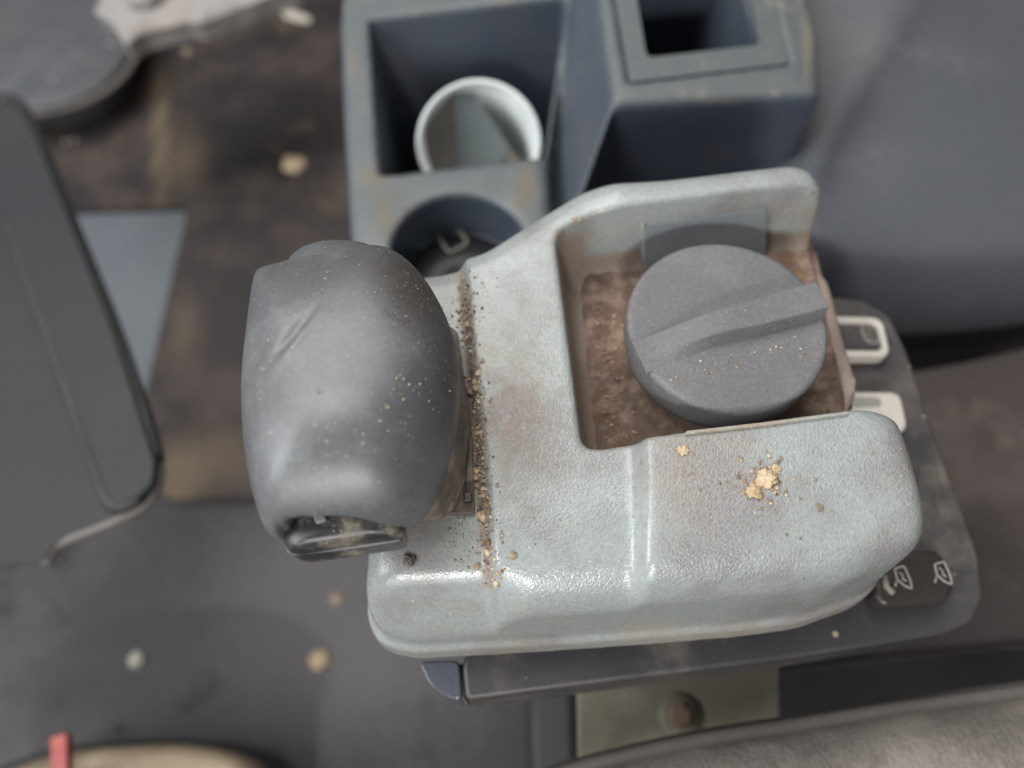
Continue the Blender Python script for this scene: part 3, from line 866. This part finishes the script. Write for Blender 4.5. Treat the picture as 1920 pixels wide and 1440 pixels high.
dirt = np.maximum(dirt, 0.9 * np.exp(-((wl + 0.0015) / 0.0016) ** 2) * (px > 1040) * (px < 1545) * (V_[:, 2] < 0.0015) * (V_[:, 2] > -0.006))
cl_ = sd_line(P(925, 1110, 0), P(868, 500, 0))
band = np.exp(-((cl_ - 0.0012) / 0.0022) ** 2) * (py < 1105) * (py > 495) * (px < 1000)
dirt = np.maximum(dirt, 0.62 * band)
dirt = np.maximum(dirt, 0.30 * gau(px, py, 850, 1020, 90, 60))
dirt = np.maximum(dirt, 0.36 * gau(px, py, 860, 560, 60, 60))
dirt = np.maximum(dirt, 0.55 * gau(px, py, 965, 760, 85, 190))
dirt = np.maximum(dirt, 0.46 * gau(px, py, 1270, 900, 80, 120))
dirt = np.maximum(dirt, 0.40 * gau(px, py, 1420, 900, 60, 50))
dirt = np.maximum(dirt, 0.42 * sstep((-0.034 - V_[:, 2]) / 0.004) * (py > 900))
dirt = np.maximum(dirt, 0.38 * gau(px, py, 860, 1135, 120, 22))
set_attr(shell, 'dirt', np.clip(dirt, 0, 1))
gr = 1 - 0.9 * sstep((py - 1070) / 50) * sstep((960 - px) / 60)
gr *= 1 - 0.7 * sstep((-0.006 - V_[:, 2]) / 0.008)
gr *= 0.55 + 0.45 * sstep((px - 900) / 120) * sstep((py - 420) / 200)
gr *= 1 + 0.2 * sstep((px - 1200) / 80) * sstep((py - 800) / 80)
sh_ = np.abs(px - (1205 + (py - 950) * 0.02))
gr *= 1 - 0.75 * np.exp(-(sh_ / 26) ** 2) * (py > 840) * (py < 1120)
set_attr(shell, 'grain', gr)

# lever slot: dark frame let into the left strip
bvh = None
def get_bvh(o):
    dg = bpy.context.evaluated_depsgraph_get()
    e = o.evaluated_get(dg)
    me = e.to_mesh()
    t = BVHTree.FromPolygons([v.co.copy() for v in me.vertices], [tuple(p.vertices) for p in me.polygons])
    e.to_mesh_clear()
    return t
bpy.context.view_layer.update()
shell_bvh = get_bvh(shell)
def drop(px, py, z0=0.0, bv=None):
    """Land on the console surface under the photo pixel."""
    x = (px - 960.0) / FP; y = -(py - 720.0) / FP
    d = Vector((x, y * ct + st, y * st - ct)).normalized()
    h = (bv or shell_bvh).ray_cast(CAM, d)
    return h[0], h[1]

prism('slot_frame', [(716, 612), (846, 612), (858, 622), (884, 800), (890, 962), (730, 966)], ZL + 0.0016, 0.004, M['neck'], mc, 0.0006, rnd=3)
prism('slot_screw', [(868, 922), (884, 922), (886, 938), (869, 939)], ZL + 0.0042, 0.003, M['black'], mc, 0.0004)
# dust packed on the pocket floor
def dust_sheet(name, pts, z, mat, parent, amp, h=0.0009, seed=0):
    W = [tuple(P(x, y, z))[:2] for x, y in pts]
    xs_ = [a for a, b in W]; ys_ = [b for a, b in W]
    gg = Grid((min(xs_) - 0.003, min(ys_) - 0.003, 0), (max(xs_) + 0.003, max(ys_) + 0.003, 0.001), h)
    d = gg.poly(W)[:, :, 0]
    vs_, fs, ids = [], [], {}
    nx, ny = d.shape
    for i in range(nx):
        for j in range(ny):
            if d[i, j] < h:
                x, y = float(gg.x[i]), float(gg.y[j])
                f = sstep(-d[i, j] / 0.004)
                n = noise.fractal(Vector((x * 260, y * 260, seed)), 0.9, 2.2, 4)
                n2_ = abs(noise.noise(Vector((x * 520, y * 520, seed + 3))))
                ids[(i, j)] = len(vs_)
                vs_.append((x, y, z - 0.0012 + f * (0.0022 + amp * n - amp * 0.8 * max(0, n2_ - 0.35))))
    for (i, j) in list(ids):
        if (i + 1, j) in ids and (i + 1, j + 1) in ids and (i, j + 1) in ids:
            fs.append((ids[(i, j)], ids[(i + 1, j)], ids[(i + 1, j + 1)], ids[(i, j + 1)]))
    o = mesh_obj(name, vs_, fs, mat, parent)
    m = o.modifiers.new('thick', 'SOLIDIFY'); m.thickness = 0.0015; m.offset = -1
    return o
pd = dust_sheet('packed_dust', [(1076, 490), (1240, 465), (1480, 425), (1520, 436), (1538, 500), (1566, 620), (1594, 735), (1600, 790), (1340, 850), (1104, 870), (1090, 700)], ZK + 0.0006, M['pocket_dust'], None, 0.0008)
tag(pd, 'packed brown dust on the floor of the console recess around the dial', 'dust', None, 'stuff')

# insert plate on the back wall of the pocket
def wall_quad(name, pts, mat, parent, t):
    vs_ = []
    for (px, py) in pts:
        h, nn = drop(px, py)
        vs_.append((h, nn))
    nav = sum((n for h, n in vs_), Vector()).normalized()
    a = [h + nav * t for h, n in vs_]
    b = [h - nav * 0.002 for h, n in vs_]
    n = len(a)
    o = mesh_obj(name, a + b, [tuple(range(n)), tuple(range(2 * n - 1, n - 1, -1))] + [(i, n + i, n + (i + 1) % n, (i + 1) % n) for i in range(n)], mat, parent, False)
    bm = bmesh.new(); bm.from_mesh(o.data); bmesh.ops.recalc_face_normals(bm, faces=bm.faces); bm.to_mesh(o.data); bm.free()
    m = o.modifiers.new('bevel', 'BEVEL'); m.width = 0.0003; m.segments = 2
    return o
wall_quad('recess_insert', [(1206, 424), (1206, 505), (1436, 475), (1436, 388)], M['insert'], mc, 0.0006)
tube('seam_wire', [drop(1205, y)[0] + Vector((0, -0.0006, 0)) for y in (414, 440, 470, 496)], 0.00025, M['trim'], mc)

# pale trim strip along the front edge of the pocket
prism('trim_strip', [(1284, 814), (1288, 807), (1440, 790), (1590, 771), (1592, 776), (1440, 797)], ZB + 0.0008, 0.004, M['trim'], mc, 0.0003)

# rotary dial
ZD = 0.001
dl, dr = P(1176, 606, ZD), P(1552, 606, ZD)
RD = (dr - dl).length / 2
dtop = P(1365, 454, ZD)
dc = Vector(((dl.x + dr.x) / 2, dtop.y - RD, 0))
prof = []
fil = 0.0016
prof += [(0.0001, ZD), (0.0005, ZD), (0.002, ZD), (0.008, ZD), (0.016, ZD)]
prof.append((RD - fil - 0.003, ZD)); prof.append((RD - fil - 0.0006, ZD))
for a in np.linspace(0, math.pi / 2, 6): prof.append((RD - fil + fil * math.sin(a), ZD - fil + fil * math.cos(a)))
prof += [(RD - 0.0004, ZD - 0.009), (RD - 0.0012, ZD - 0.0125), (RD - 0.004, ZD - 0.0135), (0.012, ZD - 0.014), (0.010, ZK - 0.001), (0.0001, ZK - 0.001)]
dial = lathe('rotary_dial', prof, dc, M['dial'], mc, 128)
tag(dial, 'round dark grey dial with a raised grip bar', None)
# raised grip bar, tapering from high (right) to the left
bar_v, bar_f = [], []
nn_ = 44
for i in range(nn_ + 1):
    s = i / nn_
    h_ = 0.0042 * sstep(np.array(s * 2.0)).item() + 0.0002
    nt_ = P(1184, 640, ZD + 0.0002).lerp(P(1529, 530, ZD + 0.0038), s); nt_.z = ZD + h_
    fl2 = 1 - sstep(np.array(s * 3.0)).item()
    st2 = P(1204, 680, ZD + 0.0002).lerp(P(1552, 577, ZD + 0.0038), s); st2.z = ZD + h_
    dd_ = (st2 - nt_); dd_.z = 0; dd_.normalize()
    st2 = st2 + dd_ * (0.0006 * fl2 - 0.0010 * math.sin(math.pi * min(1, s * 1.6)))
    for q_, z_ in ((nt_ - dd_ * 0.0005, -0.0010), (nt_ - dd_ * 0.0003, 0.0), (nt_, None), (nt_ + dd_ * 0.0009, None), (st2 - dd_ * 0.0010, None), (st2, h_ - 0.0003), (st2 + dd_ * 0.0006, h_ * 0.6), (st2 + dd_ * (0.0010 + 0.0012 * fl2 + 0.0013 * math.exp(-((s - 0.27) / 0.2) ** 2)), 0.0), (st2 + dd_ * (0.0012 + 0.0014 * fl2 + 0.0013 * math.exp(-((s - 0.27) / 0.2) ** 2)), -0.0010)):
        v = q_.copy()
        if z_ is not None: v.z = ZD + z_
        bar_v.append(v)
k_ = 9
for i in range(nn_):
    for j in range(k_ - 1):
        bar_f.append((i * k_ + j, (i + 1) * k_ + j, (i + 1) * k_ + j + 1, i * k_ + j + 1))
bar_f.append(tuple(range(k_))[::-1]); bar_f.append(tuple(range(nn_ * k_, nn_ * k_ + k_)))
bar = mesh_obj('grip_bar', bar_v, bar_f, M['dial'], dial)
bm = bmesh.new(); bm.from_mesh(bar.data); bmesh.ops.recalc_face_normals(bm, faces=bm.faces); bm.to_mesh(bar.data); bm.free()
m = bar.modifiers.new('bevel', 'BEVEL'); m.width = 0.0007; m.segments = 3; m.limit_method = 'ANGLE'; m.angle_limit = math.radians(30)
bar.modifiers.new('wn', 'WEIGHTED_NORMAL')

# ================================================================== control lever
lv = thing('control_lever', 'worn smooth grey lever knob with a black thumb button, left of the console', 'control lever', P(790, 800, ZL))
def blob(name, outline, z_e, crown, z_top, z_bot, mat, parent, nu=2.4, nb=2.2, rings=26, sub=8, neck=0.25, bumps=None, sink=(0, 0), smooth_it=0, outline2=None):
    E = [P(p[0], p[1], z_e if len(p) < 3 else p[2]) for p in outline]
    E = [Vector(e) for e in spline(E, sub)]
    T = P(crown[0], crown[1], z_top)
    n = len(E)
    ES = [Vector(e) for e in E]
    if smooth_it:
        ES = [Vector(e) for e in spline([P(p[0], p[1], z_e) for p in outline2], sub)]
        for _ in range(smooth_it): ES = [(ES[i - 1] + ES[i] * 2 + ES[(i + 1) % n]) / 4 for i in range(n)]
    verts = []
    for r in range(1, rings + 1):
        s = math.sin(r / rings * math.pi / 2)
        h = (max(0.0, 1 - s ** nu)) ** (1 / nu)
        bl = s ** 30
        for e0, e1 in zip(E, ES):
            e = e0 * bl + e1 * (1 - bl)
            x = T.x + (e.x - T.x) * s
            y = T.y + (e.y - T.y) * s
            z = e.z + (z_top - e.z) * h
            verts.append([x, y, z])
    cb = sum(E, Vector()) / n + Vector((sink[0], sink[1], 0))
    rb = rings // 2
    for r in range(1, rb + 1):
        t = r / rb
        s = 1 - (1 - neck) * (1 - math.cos(t * math.pi / 2))
        for e in E:
            verts.append([cb.x + (e.x - cb.x) * s, cb.y + (e.y - cb.y) * s, e.z + (z_bot - e.z) * math.sin(t * math.pi / 2)])
    if bumps:
        for v in verts: bumps(v)
    tot = rings + rb
    faces = []
    for r in range(tot - 1):
        for k in range(n):
            l = (k + 1) % n
            faces.append((r * n + k, r * n + l, (r + 1) * n + l, (r + 1) * n + k))
    verts.append([T.x, T.y, z_top]); c = len(verts) - 1
    for k in range(n): faces.append((c, (k + 1) % n, k))
    faces.append(tuple((tot - 1) * n + k for k in range(n)))
    o = mesh_obj(name, verts, faces, mat, parent)
    bm = bmesh.new(); bm.from_mesh(o.data); bmesh.ops.recalc_face_normals(bm, faces=bm.faces); bm.to_mesh(o.data); bm.free()
    return o
knob_px = [(506, 528), (545, 527), (590, 528), (622, 518), (652, 499), (688, 485), (728, 486), (762, 502), (800, 538), (835, 596), (857, 660), (863, 720), (858, 790), (842, 860), (818, 925), (790, 968), (750, 988), (700, 982),
           (655, 968), (630, 957), (612, 953), (596, 956), (584, 951), (570, 963), (558, 968), (545, 990), (536, 996), (524, 1009), (505, 1000), (489, 960), (475, 890), (467, 800), (467, 720), (475, 640), (486, 560), (493, 534)]
knob_sm = [(506, 524), (545, 512), (590, 500), (625, 498), (655, 492), (688, 485), (728, 486), (762, 502), (800, 538), (835, 596), (857, 660), (863, 720), (858, 790), (842, 860), (818, 925), (790, 968), (750, 990), (700, 1000),
           (655, 1006), (622, 1010), (612, 1012), (596, 1012), (584, 1012), (570, 1012), (558, 1012), (545, 1011), (536, 1010), (522, 1004), (505, 990), (490, 950), (475, 890), (467, 800), (467, 720), (475, 640), (486, 560), (493, 534)]
def kb(v):
    p = Vector((v[0] * 60, v[1] * 60, v[2] * 60))
    v[2] += 0.0006 * noise.noise(p)
    cx, cy = px_of([v])
    cx, cy = float(cx[0]), float(cy[0])
    # shallow crease worn into the upper left of the knob
    tx, ty = 0.64, -0.77
    a_ = (cx - 545) * tx + (cy - 630) * ty
    b_ = -(cx - 545) * ty + (cy - 630) * tx
    if v[2] > 0.016: v[2] -= 0.0009 * math.exp(-(a_ / 45) ** 2) * (math.exp(-(b_ / 7) ** 2) - 0.5 * math.exp(-((b_ - 14) / 8) ** 2))
knob = blob('knob', knob_px, 0.016, (600, 735), 0.037, -0.001, M['knob'], lv, nu=2.4, rings=80, neck=0.45, bumps=kb, sink=(0.006, 0), smooth_it=12, outline2=knob_sm)
back = [(535, 522), (543, 500), (565, 480), (605, 466), (650, 464), (700, 472), (730, 500), (700, 560), (640, 590), (570, 570)]
blob('rear_lobe', back, 0.016, (630, 512), 0.0262, 0.0, M['knob'], lv, nu=2.2, rings=16, neck=0.6)
btn = [(536, 1012), (545, 990), (566, 966), (600, 950), (660, 945), (740, 960), (757, 985), (756, 1008), (700, 1018), (620, 1030), (555, 1038), (540, 1030)]
tube('dust_line', [P(x, y, 0.0172) for x, y in spline([(508, 526), (545, 524), (590, 524), (622, 514), (652, 493), (676, 480)], 5, False)], 0.00028, M['lump'], lv)
kpx, kpy = px_of(verts_of(knob))
set_attr(knob, 'dirt', np.clip(0.95 * gau(kpx, kpy, 775, 545, 70, 75) + 0.45 * gau(kpx, kpy, 690, 500, 70, 25) + 0.6 * gau(kpx, kpy, 840, 700, 28, 160) + 0.4 * gau(kpx, kpy, 478, 760, 10, 120), 0, 1))  # dirty film, plus shade painted down the right flank
blob('thumb_button', btn, 0.0135, (620, 985), 0.0185, 0.004, M['button'], lv, nu=3.0, rings=14, neck=0.9)
tube('knob_gap', [P(x, y, 0.0150) for x, y in spline([(532, 1000), (548, 984), (566, 964), (592, 952), (622, 953), (650, 964)], 5, False)], 0.0006, M['dark_hole'], lv)
prism('torn_flap', [(586, 966), (607, 962), (612, 976), (592, 981)], 0.0192, 0.0012, M['insert'], lv, 0.0003)
tube('button_rim', [P(x, y, 0.0125) for x, y in spline([(538, 1020), (548, 1036), (575, 1034), (640, 1027), (700, 1019), (754, 1010)], 5, False)], 0.0006, M['knob'], lv)
neck_px = [(690, 560), (760, 560), (835, 600), (868, 700), (878, 800), (872, 900), (850, 950), (800, 968), (700, 960), (640, 900), (640, 640)]
prism('neck', neck_px, 0.0, 0.0045, M['neck'], lv, 0.0012, rnd=12)
prism('boot', [(700, 580), (800, 580), (840, 640), (858, 740), (850, 850), (815, 930), (700, 940), (650, 800), (650, 650)], 0.012, 0.0125, M['neck'], lv, 0.003, draft=0.25, rnd=14, seg=4)

# ================================================================== dirt
def lump_mesh(cen, r, seed, sub=2, flat=0.7, amp=0.35):
    bm = bmesh.new()
    bmesh.ops.create_icosphere(bm, subdivisions=sub, radius=1)
    vs_ = []
    for v in bm.verts:
        d = v.co.normalized()
        k = 1 + amp * noise.noise(d * 1.6 + Vector((seed, 0, 0))) + amp * 0.7 * noise.noise(d * 4 + Vector((0, seed, 0)))
        vs_.append(Vector((cen[0] + d.x * r * k, cen[1] + d.y * r * k, cen[2] + d.z * r * k * flat)))
    fs = [tuple(v.index for v in f.verts) for f in bm.faces]
    bm.free()
    return vs_, fs

def scatter(name, spots, mat, label, cat):
    V_, F_ = [], []
    for k, (p, r) in enumerate(spots):
        a, f = lump_mesh(p, r, k * 1.37, 1, 0.65, 0.5)
        o = len(V_)
        V_ += a
        F_ += [tuple(i + o for i in t) for t in f]
    ob = mesh_obj(name, V_, F_, mat, None, False)
    tag(ob, label, cat, None, 'stuff')
    return ob

spots = []
def sprinkle(n, fx, r0, r1, bv=None, pw=3):
    for _ in range(n):
        px, py = fx()
        h, nn = drop(px, py, bv=bv)
        if h is None or nn.z < 0.3: continue
        r = r0 + (r1 - r0) * random.random() ** pw
        r *= 0.62
        spots.append((h + nn * r * 0.4, r))
def crease():
    t = random.random()
    y = 520 + t * 575
    x = 868 + (y - 500) * 0.085
    c = math.sin(y * 0.045) + math.sin(y * 0.11 + 1) * 0.6
    if random.random() > 0.55 + 0.3 * c: y = 520 + random.random() * 575; x = 868 + (y - 500) * 0.085
    return x + random.gauss(0, 5 + 16 * random.random() ** 2) + 3, y
sprinkle(900, crease, 0.00014, 0.00080, pw=3)
sprinkle(70, crease, 0.0007, 0.0017, pw=1.5)
def left_strip():
    y = random.uniform(505, 620) if random.random() < 0.5 else random.uniform(960, 1075)
    return random.gauss(868, 26), y
sprinkle(350, left_strip, 0.00012, 0.0005)
def blk():
    return random.gauss(1400, 130), random.gauss(900, 60)
sprinkle(150, blk, 0.00012, 0.0006)
def pile():
    return random.gauss(1432, 26), random.gauss(905, 22)
sprinkle(130, pile, 0.0002, 0.0009, pw=1.5)
def anyw():
    return random.uniform(760, 1690), random.uniform(330, 1090)
sprinkle(260, anyw, 0.0001, 0.00035)
def ledge():
    t = random.random()
    return 1070 + t * 470, 412 - t * 50 + random.gauss(0, 4) + (6 if t < 0.1 else 0)
sprinkle(900, ledge, 0.00014, 0.00060, pw=2.0)
pkbv = get_bvh(pd)
def pkc():
    t = random.random()
    return 1100 + t * 38 + abs(random.gauss(0, 28)), 520 + t * 315
sprinkle(520, pkc, 0.00012, 0.0008, pkbv, 2.6)
sprinkle(160, lambda: (random.uniform(1480, 1590), random.uniform(450, 770)), 0.0001, 0.0005, pkbv, 2.2)
scatter('loose_grit', spots, M['grit'], 'fine tan and brown grit scattered over the grey console and along its left crease', 'grit')

# grit on dial and knob
dbv = get_bvh(dial); spots = []
bbv = get_bvh(bar)
kbv = get_bvh(knob)
def dd():
    a, r = random.uniform(0, 6.28), math.sqrt(random.random())
    return 1365 + 180 * r * math.cos(a), 625 + 160 * r * math.sin(a)
sprinkle(520, dd, 0.00006, 0.00030, dbv, 3.5)
def dds():
    t = random.random()
    return 1215 + t * 330, 705 - t * 60 + random.gauss(0, 16)
sprinkle(160, dds, 0.00010, 0.0007, dbv, 3.5)
sprinkle(50, lambda: (random.uniform(1200, 1540), random.gauss(600, 22)), 0.0001, 0.0004, bbv)
scatter('dial_grit', spots, M['grit'], 'fine tan grit lying on top of the round grey dial', 'grit')
spots = []
sprinkle(600, lambda: (random.gauss(760, 55), random.gauss(560, 50)), 0.00006, 0.00022, kbv)
sprinkle(420, lambda: (random.uniform(480, 850), random.uniform(490, 970)), 0.00006, 0.00022, kbv)
sprinkle(60, lambda: (random.gauss(485, 8), random.gauss(740, 60)), 0.0001, 0.0003, kbv)
sprinkle(22, lambda: (random.gauss(735, 40), random.gauss(740, 20)), 0.0002, 0.0005, kbv, 1)
scatter('knob_grit', spots, M['grit'], 'tiny pale grit specks stuck on the grey lever knob', 'grit')

def lump(px, py, z, r, mat, label, cat='mud lump', bv=None, group=None, flat=0.6, name='mud_lump'):
    if bv is not None:
        p = drop(px, py, bv=bv)[0]
    else: p = P(px, py, z)
    v, f = lump_mesh(p + Vector((0, 0, r * flat * 0.6)), r, px * 0.13 + py, 3, flat, 0.5 if r < 0.004 else 0.28)
    o = mesh_obj(name, v, f, mat, None, False)
    tag(o, label, cat, group)
    return o
lump(1436, 898, 0, 0.0024, M['lump'], 'largest crumbly yellow mud lump on the raised block of the console', bv=shell_bvh, flat=0.4)
lump(1412, 922, 0, 0.0017, M['lump'], 'smaller yellow mud lump just below-left of the largest lump on the console', bv=shell_bvh, flat=0.4)
lump(1455, 880, 0, 0.0011, M['lump'], 'small yellow mud crumb just above-right of the largest lump on the console', bv=shell_bvh, flat=0.35)
lump(1280, 845, 0, 0.0012, M['lump'], 'lone mud crumb on the raised block just below the recess', bv=shell_bvh, flat=0.35)
lump(768, 1052, 0, 0.0014, M['neck'], 'dark brown pellet on the front left corner of the console', 'pellet', bv=shell_bvh, flat=0.6)
lump(1537, 952, 0, 0.0008, M['neck'], 'small black-brown fleck on the right part of the raised block', 'fleck', bv=shell_bvh, flat=0.35)
lump(905, 968, 0, 0.0012, M['lump'], 'tan crumb in the crease below the lever slot', bv=shell_bvh, flat=0.6)
zf = ZF + 0.009
lump(552, 312, zf, 0.0115, M['lump'], 'bright round tan mud lump on the dark floor mat left of the storage console', flat=0.35)
lump(484, 226, zf, 0.005, M['tan'], 'small brown mud lump on the floor mat above the bright round one', flat=0.35)
lump(412, 436, zf, 0.005, M['rust'], 'small reddish crumb on the floor mat right of the blue-grey plate', flat=0.35)
lump(352, 100, zf, 0.007, M['tan'], 'dull brown mud lump on the floor mat near the metal bracket', flat=0.35)
lump(142, 267, zf, 0.0055, M['pale_lump'], 'right-hand crumb of the pale pair on the floor mat by the side cover', flat=0.35)
lump(124, 269, zf, 0.0055, M['pale_lump'], 'left-hand crumb of the pale pair on the floor mat by the side cover', flat=0.35)
lump(598, 1238, ZF, 0.0070, M['lump'], 'bright orange-tan mud lump on the grey floor left of the switch panel end', flat=0.35)
lump(632, 1123, ZF, 0.005, M['tan'], 'dull brown mud lump on the grey floor near the console front left corner', flat=0.35)
lump(258, 1238, ZF, 0.0055, M['pale_lump'], 'pale cream crumb on the grey floor at the lower left', flat=0.5)
ch = prism('paper_scrap', [(528, 22), (545, 16), (583, 32), (580, 42), (560, 40), (534, 32)], ZF + 0.013, 0.003, M['pale_lump'], None, 0.001)
tag(ch, 'small pale grey scrap lying on the floor mat near the top edge', 'scrap')
lump(340, 905, zf, 0.007, M['rust'], 'orange mud smear at the lower left corner of the floor mat', flat=0.25)
